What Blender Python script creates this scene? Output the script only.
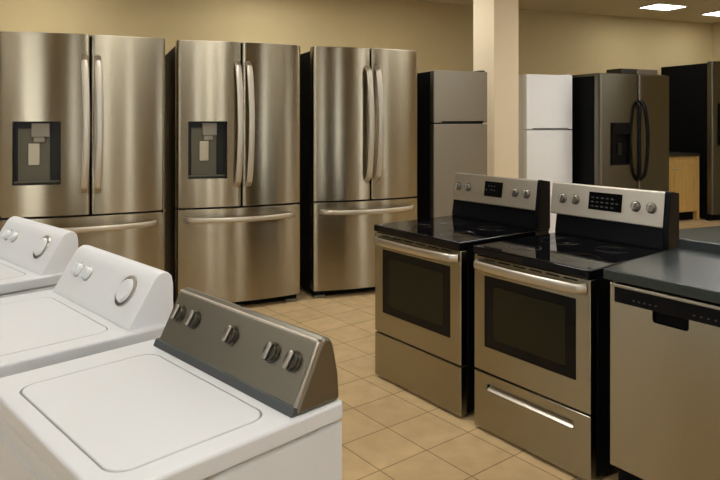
import bpy, bmesh, math, random
from mathutils import Vector, Matrix
random.seed(4)
C = bpy.context.scene.collection
SC = bpy.context.scene
for o in list(bpy.data.objects): bpy.data.objects.remove(o)

# ------------------------------------------------------------------ camera
cd = bpy.data.cameras.new('camera'); cam = bpy.data.objects.new('camera', cd); C.objects.link(cam)
cd.sensor_width = 36.0; cd.lens = 650 / 720 * 36.0
cd.shift_y = -120 / 720.0
cd.clip_start = 0.05; cd.clip_end = 60
cam.location = (0, 0, 1.5); cam.rotation_euler = (math.radians(90), 0, 0)
SC.camera = cam

# ------------------------------------------------------------------ light & exposure
W = bpy.data.worlds.new('world'); SC.world = W; W.use_nodes = True
bg = W.node_tree.nodes['Background']
bg.inputs[0].default_value = (0.92, 0.96, 1.0, 1); bg.inputs[1].default_value = 7.0
PANEL_COLOR = (0.98, 0.985, 0.97); PANEL_POWER = 18.5
SC.view_settings.view_transform = 'Standard'; SC.view_settings.look = 'None'
SC.view_settings.gamma = 1.0; SC.view_settings.use_curve_mapping = False
SC.view_settings.exposure = 0.0

# ------------------------------------------------------------------ row frame: u runs along the fridge row, n towards the back wall
TH = math.radians(22.0); CU, SU = math.cos(TH), math.sin(TH)
def UN(u, n, z=0.0): return Vector((CU * u - SU * n, SU * u + CU * n, z))

# ------------------------------------------------------------------ materials
def mat(name):
    m = bpy.data.materials.new(name); m.use_nodes = True
    return m, m.node_tree.nodes, m.node_tree.links, m.node_tree.nodes['Principled BSDF']
def plain(name, col, rough=.4, metal=0., coat=0., spec=.5, noise=0., scale=30, bump=0.):
    m, N, L, b = mat(name)
    b.inputs['Base Color'].default_value = (*col, 1)
    b.inputs['Roughness'].default_value = rough; b.inputs['Metallic'].default_value = metal
    b.inputs['Coat Weight'].default_value = coat; b.inputs['Coat Roughness'].default_value = .08
    b.inputs['Specular IOR Level'].default_value = spec
    tc = N.new('ShaderNodeTexCoord'); n = N.new('ShaderNodeTexNoise')
    n.inputs['Scale'].default_value = scale; n.inputs['Detail'].default_value = 5
    L.new(tc.outputs['Object'], n.inputs['Vector'])
    if noise:
        mx = N.new('ShaderNodeMix'); mx.data_type = 'RGBA'
        mx.inputs[6].default_value = (*[c * (1 - noise) for c in col], 1)
        mx.inputs[7].default_value = (*[min(1, c * (1 + noise)) for c in col], 1)
        L.new(n.outputs['Fac'], mx.inputs[0]); L.new(mx.outputs[2], b.inputs['Base Color'])
    if bump:
        bp = N.new('ShaderNodeBump'); bp.inputs['Strength'].default_value = bump; bp.inputs['Distance'].default_value = .002
        L.new(n.outputs['Fac'], bp.inputs['Height']); L.new(bp.outputs['Normal'], b.inputs['Normal'])
    return m
def steel(name, col=(.62, .58, .5), rough=.33, aniso=.85, grain=(1.2, 1.2, 420), tangent=(0, 0, 1)):
    m, N, L, b = mat(name)
    b.inputs['Metallic'].default_value = 1.0
    b.inputs['Anisotropic'].default_value = aniso
    cx = N.new('ShaderNodeCombineXYZ')
    for i in range(3): cx.inputs[i].default_value = tangent[i]
    L.new(cx.outputs[0], b.inputs['Tangent'])
    tc = N.new('ShaderNodeTexCoord'); mp = N.new('ShaderNodeMapping'); n = N.new('ShaderNodeTexNoise')
    mp.inputs['Scale'].default_value = grain
    n.inputs['Scale'].default_value = 1.0; n.inputs['Detail'].default_value = 3
    L.new(tc.outputs['Object'], mp.inputs['Vector']); L.new(mp.outputs[0], n.inputs['Vector'])
    mr = N.new('ShaderNodeMapRange'); mr.inputs['To Min'].default_value = rough * .97; mr.inputs['To Max'].default_value = rough * 1.03
    L.new(n.outputs['Fac'], mr.inputs['Value']); L.new(mr.outputs[0], b.inputs['Roughness'])
    mx = N.new('ShaderNodeMix'); mx.data_type = 'RGBA'
    mx.inputs[6].default_value = (*[c * .985 for c in col], 1); mx.inputs[7].default_value = (*[min(1, c * 1.015) for c in col], 1)
    L.new(n.outputs['Fac'], mx.inputs[0]); L.new(mx.outputs[2], b.inputs['Base Color'])
    return m
M = {}
M['steel'] = steel('brushed_steel', (.36, .318, .23), .24, .97)
M['steel_dark'] = steel('brushed_steel_darker', (.17, .16, .125), .34, .8)
M['steel_console'] = steel('console_steel', (.19, .172, .13), .42, .4)
M['steel_grey'] = steel('painted_steel_grey', (.27, .243, .19), .5, .4)
M['steel_panel'] = steel('panel_steel', (.56, .52, .44), .42, .4)
M['range_steel'] = steel('range_steel', (.36, .33, .25), .27, .95)
M['handle'] = plain('satin_handle', (.56, .51, .42), .42, .9)
M['handle_range'] = plain('satin_range_handle', (.56, .52, .44), .36, 1.0)
M['white'] = plain('white_enamel', (.655, .67, .675), .40, 0, 0, .4)
M['white_fridge'] = plain('white_fridge_enamel', (.86, .87, .87), .42, 0, 0, .4)
M['white_plastic'] = plain('white_plastic', (.74, .76, .77), .38)
M['chrome'] = plain('chrome', (.7, .7, .7), .12, 1.0)
M['knob_metal'] = plain('knob_metal', (.46, .43, .37), .3, 1.0)
M['knob_dark'] = plain('knob_dark', (.085, .077, .06), .3, .8)
M['range_knob'] = plain('range_knob', (.30, .28, .24), .3, 1.0)
M['groove'] = plain('grey_gasket', (.30, .295, .28), .6)
M['strip'] = plain('dark_grey_strip', (.05, .056, .056), .4)
M['label'] = plain('printed_mark', (.35, .35, .35), .6)
M['label_pale'] = plain('printed_mark_pale', (.04, .042, .04), .5)
M['black'] = plain('black_case', (.003, .0035, .0045), .55, 0, 0, .08)
M['black_gloss'] = plain('black_enamel', (.004, .004, .005), .30, 0, 0, .12)
M['glass_top'] = plain('ceramic_glass', (.003, .003, .004), .05, 0, 0, .2)
M['ring'] = plain('burner_ring', (.005, .005, .005), .15, 0, 0, .3)
M['oven_glass'] = plain('oven_glass', (.004, .004, .004), .12, 0, 0, .15)
M['oven_inner'] = plain('oven_window', (.016, .015, .007), .2, 0, 0, .15)
M['rubber'] = plain('rubber', (.012, .012, .012), .7)
M['disp_dark'] = plain('dispenser_dark', (.013, .012, .008), .35, 0, 0, .25)
M['disp_mid'] = plain('dispenser_mid', (.10, .092, .06), .4, 0, 0, .3)
M['disp_steel'] = plain('dispenser_metal', (.45, .40, .29), .4, .6)
M['counter'] = plain('charcoal_laminate', (.026, .033, .031), .26, 0, 0, .33, .35, 220)
M['wood'] = None
M['dark_top'] = plain('dark_worktop', (.02, .018, .014), .4)
M['plaster'] = plain('tan_paint', (.565, .445, .235), .85, 0, 0, .2, .03, 6, .1)
M['plaster_pale'] = plain('cream_paint', (.80, .68, .48), .8, 0, 0, .2, .02, 6)
M['plaster_dark'] = plain('dark_contrast_wall', (.10, .085, .055), .85, 0, 0, .2, .03, 6)  # walls out of view, made dark for contrast in the steel reflections
M['ceiling'] = plain('ceiling_paint', (.66, .57, .40), .9, 0, 0, .2, .03, 8)
M['carpet'] = plain('grey_floor_mat', (.15, .155, .14), .6, 0, 0, .3, .15, 90)
M['frame_white'] = plain('white_trim', (.7, .68, .62), .5)
# wood
m, N, L, b = mat('maple'); M['wood'] = m
tc = N.new('ShaderNodeTexCoord'); mp = N.new('ShaderNodeMapping'); mp.inputs['Scale'].default_value = (14, 14, 1.2)
nz = N.new('ShaderNodeTexNoise'); nz.inputs['Scale'].default_value = 2; nz.inputs['Detail'].default_value = 6
cr = N.new('ShaderNodeValToRGB'); cr.color_ramp.elements[0].color = (.55, .32, .085, 1); cr.color_ramp.elements[1].color = (.78, .50, .16, 1)
L.new(tc.outputs['Object'], mp.inputs[0]); L.new(mp.outputs[0], nz.inputs['Vector']); L.new(nz.outputs['Fac'], cr.inputs[0])
L.new(cr.outputs[0], b.inputs['Base Color']); b.inputs['Roughness'].default_value = .45
# tile floor
TILE = .275; TILE_ROT = math.radians(-52.0); TILE_OFF = (0.0, 0.0)
m, N, L, b = mat('floor_tile'); M['tile'] = m
tc = N.new('ShaderNodeTexCoord'); mp = N.new('ShaderNodeMapping'); mp.vector_type = 'TEXTURE'
mp.inputs['Rotation'].default_value = (0, 0, TILE_ROT); mp.inputs['Location'].default_value = (-.084, 3.0, 0)
br = N.new('ShaderNodeTexBrick'); br.offset = 0; br.squash = 1
br.inputs['Scale'].default_value = 1.0; br.inputs['Brick Width'].default_value = TILE; br.inputs['Row Height'].default_value = TILE
br.inputs['Mortar Size'].default_value = .0032; br.inputs['Mortar Smooth'].default_value = .3; br.inputs['Bias'].default_value = 0
br.inputs['Color1'].default_value = (.585, .42, .22, 1); br.inputs['Color2'].default_value = (.63, .46, .245, 1)
br.inputs['Mortar'].default_value = (.24, .165, .085, 1)
n1 = N.new('ShaderNodeTexNoise'); n1.inputs['Scale'].default_value = 9; n1.inputs['Detail'].default_value = 7
cr = N.new('ShaderNodeValToRGB'); cr.color_ramp.elements[0].position = .3; cr.color_ramp.elements[0].color = (.9, .89, .88, 1)
cr.color_ramp.elements[1].position = .7; cr.color_ramp.elements[1].color = (1.08, 1.08, 1.08, 1)
mx = N.new('ShaderNodeMix'); mx.data_type = 'RGBA'; mx.blend_type = 'MULTIPLY'; mx.inputs[0].default_value = 1
L.new(tc.outputs['Object'], mp.inputs[0]); L.new(mp.outputs[0], br.inputs['Vector']); L.new(tc.outputs['Object'], n1.inputs['Vector'])
L.new(n1.outputs['Fac'], cr.inputs[0]); L.new(br.outputs['Color'], mx.inputs[6]); L.new(cr.outputs[0], mx.inputs[7])
L.new(mx.outputs[2], b.inputs['Base Color'])
b.inputs['Roughness'].default_value = .5; b.inputs['Specular IOR Level'].default_value = .2
bp = N.new('ShaderNodeBump'); bp.inputs['Strength'].default_value = .5; bp.inputs['Distance'].default_value = .002; bp.invert = True
L.new(br.outputs['Fac'], bp.inputs['Height']); L.new(bp.outputs[0], b.inputs['Normal'])
# lamp diffuser
m, N, L, b = mat('lamp_diffuser'); M['lamp'] = m
b.inputs['Base Color'].default_value = (.8, .8, .8, 1)
b.inputs['Emission Color'].default_value = (*PANEL_COLOR, 1); b.inputs['Emission Strength'].default_value = PANEL_POWER
# glass of the added, unseen windows
m, N, L, b = mat('window_glass'); M['pane'] = m
out = N['Material Output']; tr = N.new('ShaderNodeBsdfTransparent'); gl = N.new('ShaderNodeBsdfGlossy'); gl.inputs['Roughness'].default_value = .02
ms = N.new('ShaderNodeMixShader'); ms.inputs[0].default_value = .08
L.new(tr.outputs[0], ms.inputs[1]); L.new(gl.outputs[0], ms.inputs[2]); L.new(ms.outputs[0], out.inputs['Surface'])

# ------------------------------------------------------------------ mesh helpers
def bx(bm, x0, x1, y0, y1, z0, z1, bev=0.0, seg=2, mtx=None):
    vs = [bm.verts.new((x, y, z)) for x in (x0, x1) for y in (y0, y1) for z in (z0, z1)]
    F = [(0, 1, 3, 2), (4, 6, 7, 5), (0, 4, 5, 1), (2, 3, 7, 6), (0, 2, 6, 4), (1, 5, 7, 3)]
    fs = [bm.faces.new([vs[i] for i in f]) for f in F]
    geo = vs
    if bev:
        es = list({e for f in fs for e in f.edges})
        r = bmesh.ops.bevel(bm, geom=es, offset=bev, segments=seg, profile=.5, affect='EDGES')
        geo = list({v for f in r['faces'] for v in f.verts} | {v for v in vs if v.is_valid})
    if mtx: bmesh.ops.transform(bm, matrix=mtx, verts=[v for v in geo if v.is_valid])
    return bm
def prism(bm, pts, a0, a1, axis='z', bev=0.0, seg=2, ang=25, mtx=None):
    """closed outline extruded along an axis; z: pts=(x,y); x: pts=(y,z); y: pts=(x,z)"""
    def P(p, a): return {'z': (p[0], p[1], a), 'x': (a, p[0], p[1]), 'y': (p[0], a, p[1])}[axis]
    A = [bm.verts.new(P(p, a0)) for p in pts]; B = [bm.verts.new(P(p, a1)) for p in pts]
    n = len(pts); fs = [bm.faces.new(A), bm.faces.new(B[::-1])]
    for i in range(n): fs.append(bm.faces.new((A[i], B[i], B[(i + 1) % n], A[(i + 1) % n])))
    bmesh.ops.recalc_face_normals(bm, faces=fs)
    geo = A + B
    if bev:
        es = [e for e in {e for f in fs for e in f.edges} if e.calc_face_angle(0) > math.radians(ang)]
        r = bmesh.ops.bevel(bm, geom=es, offset=bev, segments=seg, profile=.5, affect='EDGES')
        geo = list({v for f in r['faces'] for v in f.verts} | {v for v in geo if v.is_valid})
    if mtx: bmesh.ops.transform(bm, matrix=mtx, verts=[v for v in geo if v.is_valid])
    return bm
def rrect(x0, x1, y0, y1, r, n=6):
    pts = []
    for cx, cy, a in ((x1 - r, y1 - r, 0), (x0 + r, y1 - r, 90), (x0 + r, y0 + r, 180), (x1 - r, y0 + r, 270)):
        for i in range(n + 1):
            t = math.radians(a + 90 * i / n); pts.append((cx + r * math.cos(t), cy + r * math.sin(t)))
    return pts
def lathe(bm, prof, n=32, mtx=None):
    """profile of (radius, height); axis z"""
    rings = []
    for r, h in prof:
        if r < 1e-6: rings.append([bm.verts.new((0, 0, h))])
        else: rings.append([bm.verts.new((r * math.cos(2 * math.pi * i / n), r * math.sin(2 * math.pi * i / n), h)) for i in range(n)])
    for a, b in zip(rings, rings[1:]):
        for i in range(n):
            j = (i + 1) % n
            if len(a) == 1 and len(b) == 1: continue
            if len(a) == 1: bm.faces.new((a[0], b[i], b[j]))
            elif len(b) == 1: bm.faces.new((a[i], b[0], a[j]))
            else: bm.faces.new((a[i], b[i], b[j], a[j]))
    vs = [v for r in rings for v in r]
    if mtx: bmesh.ops.transform(bm, matrix=mtx, verts=vs)
    return bm
def sweep(bm, path, sx, sy, up, n=14, flat=2.6):
    """superelliptic bar along a path; half sizes sx (sideways) and sy (along up)"""
    P = [Vector(p) for p in path]; up = Vector(up); rings = []
    for i, p in enumerate(P):
        t = (P[min(i + 1, len(P) - 1)] - P[max(i - 1, 0)]).normalized()
        s = t.cross(up).normalized(); w = s.cross(t).normalized()
        k = 1.0
        ring = []
        for j in range(n):
            a = 2 * math.pi * j / n; ca, sa = math.cos(a), math.sin(a)
            ex = 2 / flat
            ring.append(bm.verts.new(p + s * (sx * k * math.copysign(abs(ca) ** ex, ca)) + w * (sy * k * math.copysign(abs(sa) ** ex, sa))))
        rings.append(ring)
    for a, b in zip(rings, rings[1:]):
        for j in range(n): bm.faces.new((a[j], a[(j + 1) % n], b[(j + 1) % n], b[j]))
    bm.faces.new(rings[0][::-1]); bm.faces.new(rings[-1])
    return bm
def obj(name, bm, m, parent=None, smooth=True, loc=None, rz=0, label=None):
    bmesh.ops.recalc_face_normals(bm, faces=bm.faces[:])
    me = bpy.data.meshes.new(name); bm.to_mesh(me); bm.free()
    if smooth:
        for p in me.polygons: p.use_smooth = True
        me.set_sharp_from_angle(angle=math.radians(32))
    me.materials.append(m)
    o = bpy.data.objects.new(name, me); C.objects.link(o)
    if smooth:
        wn = o.modifiers.new('weighted_normal', 'WEIGHTED_NORMAL'); wn.keep_sharp = True; wn.weight = 80
    if parent is not None: o.parent = parent
    if loc is not None: o.location = loc; o.rotation_euler = (0, 0, rz)
    if label: o['label'] = label
    return o
def cut(o, bm):
    """carve the closed shape in bm out of o and keep only the result"""
    bmesh.ops.recalc_face_normals(bm, faces=bm.faces[:])
    me = bpy.data.meshes.new('cutter'); bm.to_mesh(me); bm.free()
    c = bpy.data.objects.new('cutter', me); C.objects.link(c)
    par = o.parent; o.parent = None
    o.modifiers.clear()
    md = o.modifiers.new('cut', 'BOOLEAN'); md.operation = 'DIFFERENCE'; md.solver = 'EXACT'; md.object = c
    bpy.context.view_layer.update()
    dg = bpy.context.evaluated_depsgraph_get()
    new = bpy.data.meshes.new_from_object(o.evaluated_get(dg))
    o.modifiers.clear(); old = o.data; o.data = new; bpy.data.meshes.remove(old)
    bpy.data.objects.remove(c); bpy.data.meshes.remove(me)
    for p in new.polygons: p.use_smooth = True
    new.set_sharp_from_angle(angle=math.radians(32))
    wn = o.modifiers.new('weighted_normal', 'WEIGHTED_NORMAL'); wn.keep_sharp = True; wn.weight = 80
    o.parent = par
def thing(name, label, cat, loc, rz=0, group=None):
    o = bpy.data.objects.new(name, None); C.objects.link(o); o.empty_display_size = .1
    o.location = loc; o.rotation_euler = (0, 0, rz); o['label'] = label; o['category'] = cat
    if group: o['group'] = group
    return o
def struct(name, bm, m, parent=None, smooth=False):
    o = obj(name, bm, m, parent, smooth)
    if parent is None: o['kind'] = 'structure'
    return o
def NB(): return bmesh.new()
def T(x, y, z): return Matrix.Translation((x, y, z))
def R(a, ax): return Matrix.Rotation(math.radians(a), 4, ax)

# ------------------------------------------------------------------ the room
ROW = T(0, 0, 0) @ Matrix.Rotation(TH, 4, 'Z')     # boxes below are written in (u, n, z)
U0, U1, N0, N1, HC = -5.0, 9.75, -5.0, 8.05, 3.15
struct('floor', bx(NB(), U0, U1, N0, N1, -.1, 0, mtx=ROW), M['tile'])
struct('ceiling', bx(NB(), U0, U1, N0, N1, HC, HC + .1, mtx=ROW), M['ceiling'])
struct('wall_back', bx(NB(), U0, U1, N1, N1 + .15, 0, HC, mtx=ROW), M['plaster'])
struct('wall_right', bx(NB(), U1, U1 + .15, N0 - .15, N1 + .15, 0, HC, mtx=ROW), M['plaster'])
wl = NB()
for a in ((N0 - .15, 2.85, 0, HC), (3.5, N1 + .15, 0, HC), (2.85, 3.5, 0, .15), (2.85, 3.5, 2.6, HC)): bx(wl, U0 - .15, U0, a[0], a[1], a[2], a[3], mtx=ROW)
struct('wall_left', wl, M['plaster_dark'])
wb = NB()
added_wins = [(-4.5, -3.0), (-1.2, -.75), (-.1, .35), (1.0, 1.4), (2.6, 3.1), (5.2, 5.8), (8.4, 8.85)]  # unseen windows added to give the steel doors bright vertical reflections
x = U0
for a, b_ in added_wins:
    bx(wb, x, a, N0 - .15, N0, 0, HC, mtx=ROW); bx(wb, a, b_, N0 - .15, N0, 0, .25, mtx=ROW); bx(wb, a, b_, N0 - .15, N0, 2.75, HC, mtx=ROW); x = b_
bx(wb, x, U1, N0 - .15, N0, 0, HC, mtx=ROW)
struct('wall_front', wb, M['plaster_dark'])
for i, (a, b_) in enumerate(added_wins):
    f = NB()
    for q in ((a, a + .05, .25, 2.75), (b_ - .05, b_, .25, 2.75), (a + .05, b_ - .05, .25, .31), (a + .05, b_ - .05, 2.69, 2.75), (a + .05, b_ - .05, 1.2, 1.25)):
        bx(f, q[0], q[1], N0 - .11, N0 - .04, q[2], q[3], .004, mtx=ROW)
    w = struct('window_%d' % (i + 1), f, M['frame_white'])
    obj('glass', bx(NB(), a + .05, b_ - .05, N0 - .08, N0 - .075, .31, 2.69, mtx=ROW), M['pane'], w, False)
f = NB()
for q in ((2.85, 2.9, .15, 2.6), (3.45, 3.5, .15, 2.6), (2.9, 3.45, .15, .21), (2.9, 3.45, 2.54, 2.6)): bx(f, U0 - .11, U0 - .04, q[0], q[1], q[2], q[3], .004, mtx=ROW)
w = struct('window_8', f, M['frame_white'])  # unseen window added for a bright reflected band on the dishwasher
obj('glass', bx(NB(), U0 - .08, U0 - .075, 2.9, 3.45, .21, 2.54, mtx=ROW), M['pane'], w, False)
struct('baseboard_back', bx(NB(), U0, U1, N1 - .015, N1, 0, .1, .004, mtx=ROW), M['frame_white'])
struct('baseboard_right', bx(NB(), U1 - .015, U1, N0, N1 - .015, 0, .1, .004, mtx=ROW), M['frame_white'])
# square pillar between the tall fridges
struct('wall_pillar', bx(NB(), 4.073, 4.40, 6.118, 6.55, 0, HC, .006, mtx=ROW), M['plaster_pale'], smooth=True)
# grey flooring zone in front of the wooden cabinet
fl = struct('floor_2', bx(NB(), 6.7, U1 - .02, 2.6, 6.62, 0, .004, mtx=ROW), M['carpet'])

# ceiling lights
def ceiling_light(u, n, label, wu=.54, wn=.34, group=None):
    t = thing('ceiling_light', label, 'ceiling light', UN(u, n, HC), TH, group)
    f = NB()
    hu, hn = wu / 2, wn / 2
    for a in ((-hu - .025, hu + .025, -hn - .025, -hn), (-hu - .025, hu + .025, hn, hn + .025), (-hu - .025, -hu, -hn, hn), (hu, hu + .025, -hn, hn)):
        bx(f, a[0], a[1], a[2], a[3], -.014, 0)
    obj('frame', f, M['frame_white'], t, False)
    obj('diffuser', bx(NB(), -hu, hu, -hn, hn, -.010, -.0), M['lamp'], t, False)
ceiling_light(7.62, 7.11, 'bright recessed ceiling panel above the stainless side-by-side refrigerator, fully in view')
ceiling_light(8.98, 7.20, 'bright recessed ceiling panel at the top right corner of the photo, partly cut off')
for u, n in ((-3.0, 7.15), (-.6, 7.15), (1.8, 7.15), (3.2, 6.5), (5.6, 4.9)): ceiling_light(u, n, 'wide recessed ceiling panel out of view, placed to light the back wall and row', .7, .42, 'ceiling panels out of view')  # includes unseen panels put in to brighten the pillar and white refrigerator
for n in (3.5, .6):
    for u in (-2.6, .6, 3.8, 7.0): ceiling_light(u, n, 'wide recessed ceiling panel out of view, placed to light the back wall and row', 1.1, .5, 'ceiling panels out of view')

# ------------------------------------------------------------------ shared appliance pieces
def bow_y(x, w, bow): return -bow * (1 - ((x - w / 2) / (w / 2)) ** 2)
def bow_panel(bm, x0, x1, z0, z1, w, bow, back, r=.022, bev=.005):
    """door slab whose front follows one shallow arc across the whole width, long edges rounded"""
    n = 18; pts = []
    for i in range(n + 1):
        x = x0 + (x1 - x0) * i / n
        y = bow_y(x, w, bow)
        d = min(x - x0, x1 - x)
        if d < r: y += r - math.sqrt(max(0, r * r - (r - d) ** 2))
        pts.append((x, y))
    # denser points at both ends
    ends = []
    for k in range(5):
        d = r * (1 - math.cos(math.radians(90 * k / 5))); ends.append(d)
    L_ = [(x0 + d, bow_y(x0 + d, w, bow) + r - math.sqrt(max(0, r * r - (r - d) ** 2))) for d in ends]
    R_ = [(x1 - d, bow_y(x1 - d, w, bow) + r - math.sqrt(max(0, r * r - (r - d) ** 2))) for d in reversed(ends)]
    mid = [p for p in pts if x0 + r < p[0] < x1 - r]
    out = L_ + mid + R_ + [(x1, back), (x0, back)]
    return prism(bm, out, z0, z1, 'z', bev, 2, 40)
def arc_handle(bm, p0, p1, out, bulge, hw=.013, hd=.011, standoff=.05, n=22, lateral=(0, 0, 0), up=(0, -1, 0)):
    """bowed bar between two points on the door skin; out = unit outward"""
    P0, P1, O, La = Vector(p0), Vector(p1), Vector(out), Vector(lateral)
    path = []
    for i in range(n + 1):
        t = i / n
        e = min(1.0, min(t, 1 - t) / .05); e = math.sin(e * math.pi / 2)
        b = 4 * t * (1 - t)
        path.append(P0.lerp(P1, t) + O * (standoff * e + bulge * b) + La * b)
    return sweep(bm, path, hw, hd, up)

def dispenser(door, x0, x1, z0, z1, y, depth=.055, style=0):
    cut(door, prism(NB(), rrect(x0, x1, z0, z1, .008, 3), y - .2, y + depth, 'y'))
    h = NB(); tk = .004
    yf = y + .002; yb = y + depth - .001
    bx(h, x0 + .001, x1 - .001, yb - tk, yb, z0 + .001, z1 - .001)
    bx(h, x0 + .001, x0 + .001 + tk, yf, yb, z0 + .001, z1 - .001); bx(h, x1 - .001 - tk, x1 - .001, yf, yb, z0 + .001, z1 - .001)
    bx(h, x0 + .001, x1 - .001, yf, yb, z1 - .001 - tk, z1 - .001)
    bx(h, x0 + .001, x1 - .001, yf, yb, z0 + .001, z0 + .012)
    hs = obj('dispenser', h, M['disp_dark'], door, label='dark water and ice dispenser recess')
    return hs, yf, yb

def french_fridge(label, u, n, w, has_disp, h=2.115, name='refrigerator', dx1=.38, dm=.012, dw=0):
    t = thing(name, label, 'refrigerator', UN(u, n), TH, None)
    dep = .95; dt = .085; bow = .055; zg = .815; zb = .07
    case = NB(); bx(case, .004, w - .004, dt + .012, dep, .03, h - .03, .004)
    obj('cabinet', case, M['black'], t, label='black side casing')
    g = NB(); bx(g, .02, w - .02, dt - .02, dt + .06, .012, zb + .03, .003); obj('base_grille', g, M['black'], t)
    for fx in (.07, w - .07):
        f = NB(); bx(f, fx - .05, fx + .05, dt - .05, dt + .05, 0, .022, .004); obj('foot', f, M['steel_grey'], t)
        f = NB(); lathe(f, [(0, 0), (.02, 0), (.02, .03), (0, .03)], 16, T(fx, dep - .08, 0)); obj('foot', f, M['rubber'], t)
    for fx in (.03, w - .10):
        f = NB(); bx(f, fx, fx + .07, dt - .03, dt + .1, h - .031, h - .008, .005); obj('hinge_cover', f, M['black'], t)
    mid = w * .5 + dm
    for k, (a, b_) in enumerate(((0, mid - .003), (mid + .003, w))):
        d = obj('door', bow_panel(NB(), a, b_, zg + .006, h, w, bow, dt), M['steel'], t)
        if k == 0 and has_disp:
            x0, x1, z0, z1 = .085 * w, dx1 * w, 1.045, 1.49
            y = bow_y(x0, w, bow) + .004
            hs, yf, yb = dispenser(d, x0, x1, z0, z1, y + .012, .05)
            W_ = x1 - x0
            o = NB(); bx(o, x0 + .10 * W_, x0 + .76 * W_, yb - .014, yb - .004, z0 + .02, z1 - .05, .003); obj('back_panel', o, M['disp_mid'], hs)
            o = NB(); bx(o, x0 + .38 * W_, x0 + .76 * W_, yf + .006, yb - .014, z1 - .11, z1 - .012, .004)
            bx(o, x0 + .42 * W_, x0 + .66 * W_, yf + .012, yb - .014, z1 - .15, z1 - .11, .006); obj('nozzle', o, M['steel_grey'], hs)
            o = NB(); bx(o, x0 + .31 * W_, x0 + .55 * W_, yb - .028, yb - .014, z0 + .135, z0 + .29, .005); obj('paddle', o, M['disp_steel'], hs)
            o = NB(); bx(o, x0 + .03 * W_, x0 + .97 * W_, yf + .002, yb - .006, z0 + .012, z0 + .022, .002); obj('drip_tray', o, M['disp_mid'], hs)
        hx = (mid - .042) if k == 0 else (mid + .046)
        yy = bow_y(hx, w, bow)
        hb = arc_handle(NB(), (hx, yy - .0, .985), (hx, yy - .0, 1.955), (0, -1, 0), .035, .024, .013, .045, 26, lateral=(.016, 0, 0), up=(0, -1, 0))
        obj('handle', hb, M['handle'], d)
    g = NB(); bx(g, mid - .012, mid + .012, -bow + .03, dt + .02, zg + .02, h - .012); bx(g, .02, w - .02, -.004, dt + .02, zg - .02, zg + .02); obj('gasket_or_gap_shade', g, M['black'], t)  # black strips put in as shade, darkening the gaps between doors and drawer
    dr = obj('freezer_drawer', bow_panel(NB(), 0, w, zb, zg - .006, w, bow, dt), M['steel'], t)
    path = []
    a, b_ = .065 * w, .935 * w; zz = .732
    for i in range(31):
        s = i / 30; x = a + (b_ - a) * s
        e = math.sin(min(1, min(s, 1 - s) / .035) * math.pi / 2)
        path.append((x, bow_y(x, w, bow) - .036 * e - .07 * 4 * s * (1 - s), zz))
    obj('handle', sweep(NB(), path, .012, .020, (0, 0, 1)), M['handle'], dr)
    return t

F1 = french_fridge('stainless french-door refrigerator with a water dispenser, leftmost, behind the two white-console washers', .477 - 1.12, 5.1, 1.12, True, dx1=.36, dm=.038)
F2 = french_fridge('stainless french-door refrigerator with a smaller dispenser, standing between two other french-door refrigerators', .564, 5.15, .992, True, dm=-.004)
F3 = french_fridge('stainless french-door refrigerator with plain doors and no dispenser, left of the small grey refrigerator', 1.667, 5.17, .981, False)

# grey top-freezer refrigerator
def top_freezer(label, u, n, w, h, zs, mb, mc, dep=.70, seam=None):
    t = thing('refrigerator', label, 'refrigerator', UN(u, n), TH)
    dt = .07
    c = NB(); bx(c, .004, w - .004, dt + .008, dep, .03, h - .004, .005); obj('cabinet', c, mc, t)
    g = NB(); bx(g, .02, w - .02, dt - .02, dt + .05, .0, .07, .003); obj('base_grille', g, M['black'], t)
    for yy in (dt + .05, dep - .08):
        for fx in (.05, w - .05):
            f = NB(); lathe(f, [(0, 0), (.018, 0), (.018, .032), (0, .032)], 14, T(fx, yy, 0)); obj('foot', f, M['rubber'], t)
    d = obj('freezer_door', bow_panel(NB(), 0, w, zs + .006, h, w, .012, dt, .014), mb, t)
    cut(d, bx(NB(), .08, w - .05, -.05, .03, zs - .02, zs + .022))
    o = NB(); bx(o, .081, w - .051, .012, .029, zs + .008, zs + .021, .002); obj('handle', o, M['groove'] if seam else M['black'], d)
    d2 = obj('door', bow_panel(NB(), 0, w, .08, zs - .004, w, .012, dt, .014), mb, t)
    o = NB(); bx(o, w - .09, w - .03, .0, dt + .06, h - .004, h + .012, .004); obj('hinge_cover', o, mc, t)
    return t
top_freezer('small grey top-freezer refrigerator with black sides, beside the square pillar', 2.82, 5.2, .573, 1.95, 1.468, M['steel_grey'], M['black'])
top_freezer('white top-freezer refrigerator right of the square pillar', 4.59, 6.23, .66, 2.03, 1.385, M['white_fridge'], M['white_plastic'], seam=1)

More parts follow.
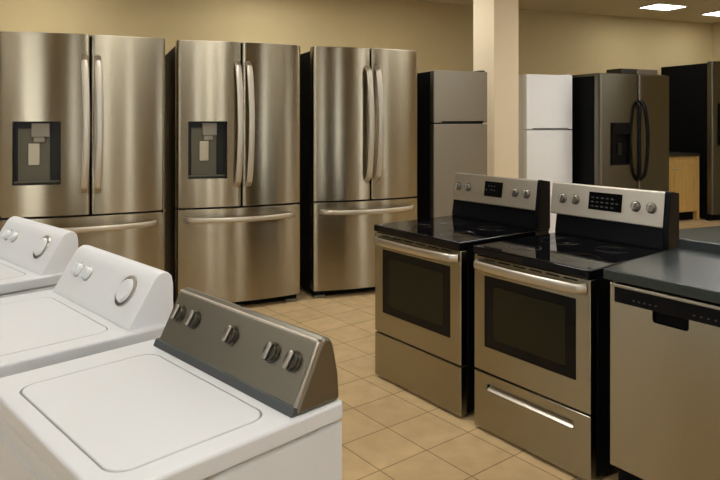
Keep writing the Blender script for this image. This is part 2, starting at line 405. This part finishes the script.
# black-handled side-by-side refrigerators
def side_by_side(label, u, n, w, h, mid, steelm, disp, tops=True, dep=.82):
    t = thing('refrigerator', label, 'refrigerator', UN(u, n), TH)
    dt = .09
    c = NB(); bx(c, .006, w - .006, dt + .01, dep, .03, h - .02, .005); obj('cabinet', c, M['black'], t, label='black side casing')
    g = NB(); bx(g, .02, w - .02, dt - .03, dt + .05, 0, .09, .003); obj('base_grille', g, M['black'], t)
    for fx in (.06, w - .06):
        f = NB(); lathe(f, [(0, 0), (.018, 0), (.018, .032), (0, .032)], 14, T(fx, dep - .08, 0)); obj('foot', f, M['rubber'], t)
    for k, (a, b_) in enumerate(((0, mid - .004), (mid + .004, w))):
        d = obj('door', bow_panel(NB(), a, b_, .1, h, w, .03, dt, .03), steelm, t)
        if k == 0:
            x0, x1, z0, z1 = disp
            y = bow_y(x1, w, .03)
            cut(d, prism(NB(), rrect(x0, x1, z0, z1, .012, 3), -.2, y + .055, 'y'))
            hb = NB(); bx(hb, x0 + .001, x1 - .001, y + .04, y + .054, z0 + .001, z1 - .001)
            for q in ((x0 + .001, x0 + .012, z0 + .001, z1 - .001), (x1 - .012, x1 - .001, z0 + .001, z1 - .001), (x0 + .012, x1 - .012, z0 + .001, z0 + .016), (x0 + .012, x1 - .012, z1 - .13, z1 - .001)):
                bx(hb, q[0], q[1], y - .004, y + .04, q[2], q[3], .002)
            ds = obj('dispenser', hb, M['black_gloss'], d, label='black dispenser')
            o = NB(); bx(o, (x0 + x1) / 2 - .025, (x0 + x1) / 2 + .025, y + .02, y + .038, z0 + .12, z0 + .25, .004); obj('paddle', o, M['disp_dark'], ds)
        hx = mid - .03 if k == 0 else mid + .022
        yy = bow_y(hx, w, .03)
        path = []
        for i in range(25):
            s = i / 24; e = math.sin(min(1, min(s, 1 - s) / .08) * math.pi / 2)
            path.append((hx + (-.035 if k == 0 else .045) * 4 * s * (1 - s), yy - .05 * e - .02 * 4 * s * (1 - s), .80 + .92 * s))
        obj('handle', sweep(NB(), path, .023, .016, (0, -1, 0)), M['black_gloss'], d, label='curved black handle')
    g = NB(); bx(g, mid - .014, mid + .014, -.008, dt + .02, .12, h - .012); obj('gasket_or_gap_shade', g, M['black'], t)  # black strip stands in for shade in the gap between the doors
    if tops:
        o = NB(); bx(o, .02, w - .02, .04, dep - .1, h - .02, h + .012, .004); obj('top_cover', o, M['steel_dark'], t)
        o = NB(); bx(o, .37, .565, .06, .3, h + .012, h + .075, .006); obj('hinge_cover', o, M['dark_top'], t, label='dark brown hinge cover')
        o = NB(); bx(o, .61, .94, .06, .3, h + .012, h + .075, .006); obj('hinge_cover', o, M['steel_grey'], t, label='grey hinge cover')
    return t
side_by_side('dark stainless side-by-side refrigerator with two curved black handles, right of the white refrigerator', 5.31, 5.845, 1.07, 2.03, .55, M['steel_dark'], (.15, .42, .98, 1.47))
side_by_side('tallest refrigerator, with a broad black side, behind the maple cabinet at the right edge', 8.42, 6.95, .95, 2.37, .47, M['steel_dark'], (.10, .36, 1.12, 1.75), False, .95)

# ------------------------------------------------------------------ maple cabinet far right
t = thing('base_cabinet', 'small maple wood base cabinet with a dark worktop, beside the tall black-sided refrigerator', 'cabinet', UN(7.42, 7.14), TH)
w, hh = .96, .96
c = NB(); bx(c, 0, .02, .0, .6, .0, hh, .002); bx(c, w - .05, w, .0, .6, 0, hh, .002); bx(c, .02, w - .05, .02, .6, .13, hh, .002); obj('carcass', c, M['wood'], t)
c = NB(); bx(c, .02, w - .05, .07, .09, 0, .13); obj('toe_kick', c, M['black'], t)
for k, (a, b_) in enumerate(((.024, .45), (.456, w - .055))):
    d = NB(); fr = .06
    for q in ((a, a + fr, .14, hh - .06), (b_ - fr, b_, .14, hh - .06), (a + fr, b_ - fr, .14, .14 + fr), (a + fr, b_ - fr, hh - .06 - fr, hh - .06)):
        bx(d, q[0], q[1], -.002, .02, q[2], q[3], .003)
    bx(d, a + fr - .002, b_ - fr + .002, .008, .02, .14 + fr - .002, hh - .058 - fr)
    d = obj('door', d, M['wood'], t)
    kx = b_ - .03 if k == 0 else a + .03
    obj('knob', lathe(NB(), [(0, .028), (.012, .026), (.015, .018), (.007, .01), (.006, 0), (0, 0)], 18, T(kx, -.002, .78) @ R(90, 'X')), M['handle'], d)
c = NB(); bx(c, -.01, w + .005, -.02, .61, hh, hh + .04, .004); obj('worktop', c, M['dark_top'], t, label='dark brown worktop')

# ------------------------------------------------------------------ the row of ranges
RA = -math.radians(53.6); AX = Vector((math.cos(RA), math.sin(RA), 0)); BK = Vector((-math.sin(RA), math.cos(RA), 0))
P0 = Vector((.0906, 3.798, 0))
def knob_geo(bm, m, r=.019, h=.026, grip=True):
    lathe(bm, [(r * 1.25, 0), (r * 1.25, .004), (r * 1.02, .006), (r, h * .45), (r * .93, h * .62), (0, h * .62)], 28, m)
    if grip: bx(bm, -r * .27, r * .27, -r * .98, r * .98, h * .3, h, .003, 2, m @ R(-12, 'Z'))
def electric_range(label, s, w, zg, knobs, disp, recess):
    t = thing('electric_range', label, 'range', P0 + AX * (s + (0 if recess else -.006)), RA)
    H_ = .89; dep = .70; dt = .045
    b_ = NB(); bx(b_, .004, w + .004, dt + .003, dep, .03, .85, .003); obj('body', b_, M['black_gloss'], t, label='black enamel body')
    for yy in (.1, dep - .08):
        for fx in (.06, w - .06):
            f = NB(); lathe(f, [(0, 0), (.02, 0), (.018, .03), (0, .03)], 14, T(fx, yy, 0)); obj('foot', f, M['rubber'], t)
    # cooktop with rolled front lip
    ct = NB(); bx(ct, 0, w, -.012, dep, .85, H_, .009, 3); ct = obj('cooktop', ct, M['glass_top'], t, label='black glass cooktop')
    for cx, cy, rr in ((.19, .16, .075), (.49, .16, .10), (.19, .44, .10), (.49, .44, .075)):
        r_ = NB()
        lathe(r_, [(rr - .002, 0), (rr, .0006), (rr + .002, 0), (rr - .002, 0)], 56, T(cx * w / .68, cy, H_ + .0002))
        lathe(r_, [(rr * .6 - .001, 0), (rr * .6, .0005), (rr * .6 + .001, 0), (rr * .6 - .001, 0)], 48, T(cx * w / .68, cy, H_ + .0002))
        obj('burner', r_, M['ring'], ct)
    # back guard: lower black part, leaning steel fascia, black end caps
    y0 = .62
    g = NB(); prism(g, [(y0, H_ - .01), (y0 - .004, H_ + .012), (y0 + .012, H_ + .105), (y0 + .03, 1.15), (y0 + .05, 1.158), (dep + .005, 1.15), (dep + .005, H_ - .01)], .008, w - .002, 'x', .003); gd = obj('backguard', g, M['black_gloss'], t, label='black backguard')
    px0 = -.016 if recess else .022
    pn = NB(); prism(pn, [(y0 - .012, .998), (y0 - .010, .994), (y0 + .02, .994), (y0 + .036, 1.16), (y0 + .014, 1.164), (y0 + .009, 1.158)], px0, w - .028, 'x', .0025); pn = obj('control_panel', pn, M['steel_panel'], t, label='brushed steel control panel')
    cp = NB(); prism(cp, [(y0 - .014, H_), (y0 - .016, .99), (y0 + .008, 1.158), (y0 + .016, 1.166), (dep + .008, 1.155), (dep + .008, H_)], w - .028, w, 'x', .004); obj('end_cap', cp, M['black_gloss'], t, label='black end cap')
    tilt = math.degrees(math.atan2(.021, .16)); slope = Vector((0, .021, .16)).normalized()
    pw = w - .026
    def face(tt, v): return Vector((-.002 + pw * tt, y0 - .0125 + .0215 * v, .998 + .16 * v))
    def fm(p): return Matrix.Translation(p) @ R(90 - tilt, 'X')
    for q in knobs:
        k = NB(); knob_geo(k, fm(face(q, .52)), .0185, .028, False); k = obj('knob', k, M['range_knob'], pn)
        gp = NB(); bx(gp, -.0048, .0048, -.018, .018, .0165, .028, .003, 2, fm(face(q, .52)) @ R(-12, 'Z')); obj('grip', gp, M['handle_range'], k, label='bright grip bar')
        rg = NB(); lathe(rg, [(.0235, .0), (.0265, .0), (.0260, .002), (.0235, .0025), (.0235, .0)], 32, fm(face(q, .52))); obj('knob_ring', rg, M['knob_dark'], k, label='dark ring')
    d0, d1 = disp
    d = NB(); bx(d, pw * d0, pw * d1, -.045, .045, -.003, .004, .0015, 2, Matrix.Translation(face(0, .55)) @ R(90 - tilt, 'X')); d = obj('display', d, M['oven_glass'], pn, label='black display')
    mk = NB(); mw = pw * (d1 - d0)
    for r_ in range(3):
        for c_ in range(6):
            if recess == False and (r_ == 0 or c_ > 3): continue
            if random.random() < .15: continue
            a = pw * d0 + mw * (.08 + c_ * .15)
            bx(mk, a, a + mw * .08, -.03 + r_ * .022, -.024 + r_ * .022, .004, .0046, 0, 2, Matrix.Translation(face(0, .55)) @ R(90 - tilt, 'X'))
    obj('buttons', mk, M['label_pale'], d, False)
    mk = NB()
    for q in knobs:
        for a in range(-130, 131, 26):
            c0 = .031
            bx(mk, -.0006, .0006, c0 - .003, c0, -.0005, .0005, 0, 2, fm(face(q, .52)) @ R(a, 'Z'))
    obj('dial_marks', mk, M['label'], pn, False)
    # oven door
    z0, z1 = zg + .004, .846
    dr = NB(); bx(dr, 0, w, 0, dt, z0, z1, .005, 3); dr = obj('oven_door', dr, M['range_steel'], t, label='brushed steel oven door')
    wx0, wx1, wz0, wz1 = .105 * w, .895 * w, zg + .125, .757
    cut(dr, bx(NB(), wx0, wx1, -.05, .012, wz0, wz1))
    wn = NB(); prism(wn, rrect(wx0 + .0005, wx1 - .0005, wz0 + .0005, wz1 - .0005, .003, 3), .002, .0125, 'y', .001); wn = obj('window', wn, M['oven_glass'], dr, label='black glass oven window')
    iw = NB(); prism(iw, rrect(wx0 + .055, wx1 - .055, wz0 + .045, wz1 - .045, .012, 4), .0008, .003, 'y', .0005); obj('inner_window', iw, M['oven_inner'], wn)
    hb = arc_handle(NB(), (.018, 0, .808), (w - .022, 0, .808), (0, -1, 0), .020, .010, .020, .032, 26, up=(0, 0, 1))
    obj('handle', hb, M['handle_range'], dr, label='curved satin steel handle')
    vs = NB()
    for k in range(6):
        a = w * (.10 + k * .14); bx(vs, a, a + w * .105, -.0008, .001, .831, .837, .0003)
    obj('vent_slots', vs, M['black'], dr)
    # storage drawer
    d2 = NB(); bx(d2, 0, w, .0, dt, .018, zg - .004, .005, 3); d2 = obj('drawer', d2, M['range_steel'], t, label='brushed steel storage drawer')
    if recess:
        a, b2, c0, c1 = .125 * w, .875 * w, .207, .245
        cut(d2, prism(NB(), rrect(a, b2, c0, c1, .008, 4), -.05, .025, 'y'))
        hh_ = NB(); prism(hh_, [(-.001, c0 + .002), (-.001, c0 + .006), (.022, c0 + .024), (.024, c0 + .024), (.024, c0 + .002)], a + .004, b2 - .004, 'x'); obj('handle', hh_, M['handle_range'], d2, label='bright recessed pull')
    return t
electric_range('black and stainless electric range with a plain storage drawer, the farther of the two', 0, .700, .268, (.10, .225, .775, .90), (.43, .635), False)
electric_range('black and stainless electric range with a slotted storage drawer, next to the dishwasher', .784, .645, .292, (.095, .222, .772, .90), (.355, .655), True)

# ------------------------------------------------------------------ dishwasher, counter
DS = 1.43 + .085
t = thing('dishwasher', 'stainless dishwasher with a black control strip, under the dark countertop', 'dishwasher', P0 + AX * DS, RA)
w = .60; dt = .05
b_ = NB(); bx(b_, .004, w - .004, dt + .003, .60, .02, .868, .003); obj('body', b_, M['black'], t)
for yy in (.12, .52):
    for fx in (.05, w - .05):
        f = NB(); lathe(f, [(0, 0), (.018, 0), (.018, .021), (0, .021)], 14, T(fx, yy, 0)); obj('foot', f, M['rubber'], t)
b_ = NB(); bx(b_, .01, w - .01, .05, .052, .012, .13, .001); obj('kick_plate', b_, M['black'], t)
d = NB(); bx(d, 0, w, 0, dt, .135, .858, .005, 3); d = obj('door', d, M['range_steel'], t, label='brushed steel door')
cut(d, prism(NB(), rrect(.178, .315, .742, .80, .012, 4), -.05, .03, 'y'))
cut(d, bx(NB(), .022, w - .01, -.05, .004, .785, .845))
c = NB(); bx(c, .0225, w - .0105, -.002, .0038, .7855, .8445, .001); c = obj('control_strip', c, M['black_gloss'], d, label='black control strip')
c_ = NB(); bx(c_, .179, .314, .018, .029, .743, .785, .002); obj('pocket_handle', c_, M['black'], d, label='black pocket handle')
mk = NB()
for k in range(5): bx(mk, .10 + k * .022, .108 + k * .022, -.0026, -.0019, .803, .808)
for k in range(8): bx(mk, .33 + k * .025, .338 + k * .025, -.0026, -.0019, .803, .808)
obj('buttons', mk, M['label_pale'], c, False)
t = thing('countertop', 'dark charcoal speckled countertop with a low backsplash, over the dishwasher', 'countertop', P0 + AX * (DS - .008), RA)
c = NB(); prism(c, [(-.002, -.03), (1.72, -.03), (1.72, .64), (-.052, .64)], .872, .914, 'z', .006, 3); obj('slab', c, M['counter'], t)
c = NB(); bx(c, -.052, 1.72, .642, .665, .87, .952, .005, 3); obj('backsplash', c, M['counter'], t)
t = thing('base_cabinet', 'maple base cabinet under the countertop, beyond the right edge of the photo', 'cabinet', P0 + AX * (DS + .62), RA)
c = NB(); bx(c, 0, 1.05, .02, .60, .10, .870, .003); bx(c, .01, 1.04, .08, .6, 0, .10); obj('carcass', c, M['wood'], t)
for k in range(2):
    d = NB(); bx(d, .01 + k * .52, .52 + k * .52, 0, .02, .12, .86, .004)
    d = obj('door', d, M['wood'], t)
    obj('knob', lathe(NB(), [(0, .028), (.012, .026), (.015, .018), (.007, .01), (.006, 0), (0, 0)], 18, T(.48 + k * .08, 0, .75) @ R(90, 'X')), M['handle'], d)

# ------------------------------------------------------------------ washing machines
WA = -math.radians(45.6); WX = Vector((math.cos(WA), math.sin(WA), 0)); WY = Vector((-math.sin(WA), math.cos(WA), 0))
WO = Vector((-.566, 1.799, 0))       # console front-left corner of the nearest machine
def washer(label, s, steel_console, h=.88, turn=0.0, back=0.0):
    # local origin: console front-left corner on the floor
    t = thing('washing_machine', label, 'washing machine', WO + WX * s + WY * back, WA + math.radians(turn))
    xa, xb, ya, yb = -.045, (.633 if steel_console else .645), -.415, .128
    b_ = NB(); bx(b_, xa + .004, xb - .004, ya + .005, yb, .02, h - .042, .012, 3); body = obj('body', b_, M['white'], t)
    # embossed front panel
    p = NB(); prism(p, rrect(xa + .04, xb - .04, .09, h - .085, .02, 5), ya - .0005, ya + .007, 'y', .002); obj('front_panel', p, M['white'], body)
    for yy in (ya + .07, yb - .06):
        for fx in (xa + .06, xb - .06):
            f = NB(); lathe(f, [(0, 0), (.022, 0), (.022, .012), (.01, .014), (.01, .03), (0, .03)], 16, T(fx, yy, 0)); obj('foot', f, M['rubber'], t)
    top = NB(); prism(top, rrect(xa, xb, ya, yb, .016, 5), h - .040, h, 'z', .007, 3); top = obj('top_panel', top, M['white'], t)
    lx0, lx1, ly0, ly1 = .050, .577, -.375, -.034
    # lid well and lid
    cut(top, prism(NB(), rrect(lx0, lx1, ly0, ly1, .045, 8), h - .014, h + .05, 'z'))
    g = NB(); prism(g, rrect(lx0 + .0005, lx1 - .0005, ly0 + .0005, ly1 - .0005, .0445, 8), h - .0142, h - .012, 'z'); obj('gasket_or_gap_shade', g, M['groove'], top)
    ld = NB(); prism(ld, rrect(lx0 + .0035, lx1 - .0035, ly0 + .0045, ly1 - .0035, .042, 8), h - .0119, h + .0015, 'z', .004, 3)
    ld = obj('lid', ld, M['white'], t)
    if steel_console:
        L0 = .622
        # dark strip below, leaning steel fascia, rounded back
        s_ = NB(); prism(s_, [(-.012, h), (-.004, h + .018), (.03, h + .02), (.03, h)], .008, L0 - .004, 'x', .002); obj('console_strip', s_, M['strip'], t, label='dark grey strip below the control panel')
        prof = [(.0, h + .0), (.002, h + .018), (.0635, h + .134), (.071, h + .143), (.080, h + .1465), (.090, h + .145), (.100, h + .138), (.106, h + .121), (.119, h + .06), (.123, h)]
        c = NB(); prism(c, prof, .012, L0, 'x', .010, 4, 25); c = obj('console', c, M['steel_console'], t, label='brushed graphite control console')
        # bright rounded edges along the top and down the right end of the fascia
        e = NB(); sweep(e, [(L0 - .006, .0, h + .018), (L0 - .006, .060, h + .132), (L0 - .006, .067, h + .139)], .006, .0045, (0, -1, 0)); obj('end_trim', e, M['knob_metal'], c, label='bright right edge')
        e = NB(); sweep(e, [(.020, .0675, h + .1395), (L0 - .010, .0675, h + .1395)], .0035, .0035, (0, 0, 1)); obj('top_trim', e, M['handle'], c, label='bright top edge')
        y0_, z0_, y1_, z1_ = .002, h + .018, .0635, h + .134
        knobs = [(q, .62, .0215) for q in (.100, .225, .510, .775, .898)]
    else:
        L0 = .615
        prof = [(-.004, h + .0), (-.004, h + .006), (.006, h + .022), (.066, h + .120), (.078, h + .138), (.090, h + .149), (.105, h + .155), (.122, h + .152), (.134, h + .140), (.138, h + .12), (.138, h + .0)]
        c = NB(); n0 = len(c.verts)
        prism(c, prof, 0, L0, 'x', .0, 3)
        es = [e for e in c.edges if len({round(v.co.x, 4) for v in e.verts}) == 1]
        es = [e for e in es if max(v.co.z for v in e.verts) > h + .01 and not (abs(e.verts[0].co.y - .138) < 1e-3 and abs(e.verts[1].co.y - .138) < 1e-3)]
        bmesh.ops.bevel(c, geom=es, offset=.020, segments=5, profile=.5, affect='EDGES', clamp_overlap=True)
        c = obj('console', c, M['white_plastic'], t)
        c.data.set_sharp_from_angle(angle=math.radians(50))
        y0_, z0_, y1_, z1_ = .006, h + .022, .066, h + .120
        knobs = [(.18, .68, .021), (.31, .68, .021), (.80, .65, .040)]
    ang = math.degrees(math.atan2(y1_ - y0_, z1_ - z0_))
    def fm(q, v, off=0): return Matrix.Translation((L0 * q, y0_ + (y1_ - y0_) * v, z0_ + (z1_ - z0_) * v)) @ R(90 - ang, 'X') @ T(0, 0, off)
    for q, v, r in knobs:
        k = NB()
        if steel_console:
            lathe(k, [(r * 1.12, 0), (r * 1.12, .002), (r, .004), (r * .97, .010), (r * .9, .012), (0, .012)], 32, fm(q, v))
            k = obj('knob', k, M['knob_dark'], c, label='dark graphite knob')
            gp = NB(); bx(gp, -r * .30, r * .30, -r * .95, r * .95, .0115, .021, .004, 3, fm(q, v) @ R(-8, 'Z')); obj('grip', gp, M['knob_metal'], k, label='bright grip bar')
        elif r < .03:
            lathe(k, [(r * 1.1, 0), (r * 1.1, .003), (r, .006), (r * .93, .014), (r * .82, .018), (0, .0195)], 32, fm(q, v))
            bx(k, -r * .16, r * .16, -r * .9, r * .9, .014, .026, .003, 3, fm(q, v) @ R(-8, 'Z'))
            k = obj('knob', k, M['white_plastic'], c, label='small white knob')
            rg = NB(); lathe(rg, [(r * 1.08, .0005), (r * 1.25, .0005), (r * 1.22, .003), (r * 1.08, .004), (r * 1.08, .0005)], 40, fm(q, v)); obj('knob_ring', rg, M['knob_metal'], k, label='grey metal ring')
        else:
            lathe(k, [(r, 0), (r * .98, .004), (r * .90, .006), (r * .87, .010), (r * .80, .0135), (r * .3, .014), (0, .014)], 40, fm(q, v))
            for a in range(0, 360, 20): bx(k, -.0012, .0012, r * .82, r * .905, .006, .011, 0, 2, fm(q, v) @ R(a, 'Z'))
            k = obj('dial', k, M['white_plastic'], c, label='large white timer dial')
            rg = NB(); lathe(rg, [(r * .98, .0005), (r * 1.26, .0005), (r * 1.22, .005), (r * 1.0, .006), (r * .98, .0005)], 48, fm(q, v)); obj('dial_ring', rg, M['knob_metal'], k, label='grey metal ring')
    # printed scale marks around the knobs
    mk = NB()
    for q, v, r in knobs:
        st = 30 if r < .03 else 18
        for a in range(-135, 136, st):
            rr = r * (1.45 if r < .03 else 1.36)
            bx(mk, -.0004, .0004, rr - .0022, rr, -.0004, .0004, 0, 2, fm(q, v) @ R(a, 'Z'))
    dm_ = obj('dial_marks', mk, M['label'] if not steel_console else M['strip'], c, False)
    dm_['kind'] = 'stuff'
    return t
washer('white washing machine with a graphite steel five-knob console, nearest to the camera', 0, True)
washer('white washing machine with a white console, standing in the middle of the three', -.772, False)
washer('white washing machine with a white console at the left edge, farthest of the three', -1.587, False, h=.90, turn=2.5)
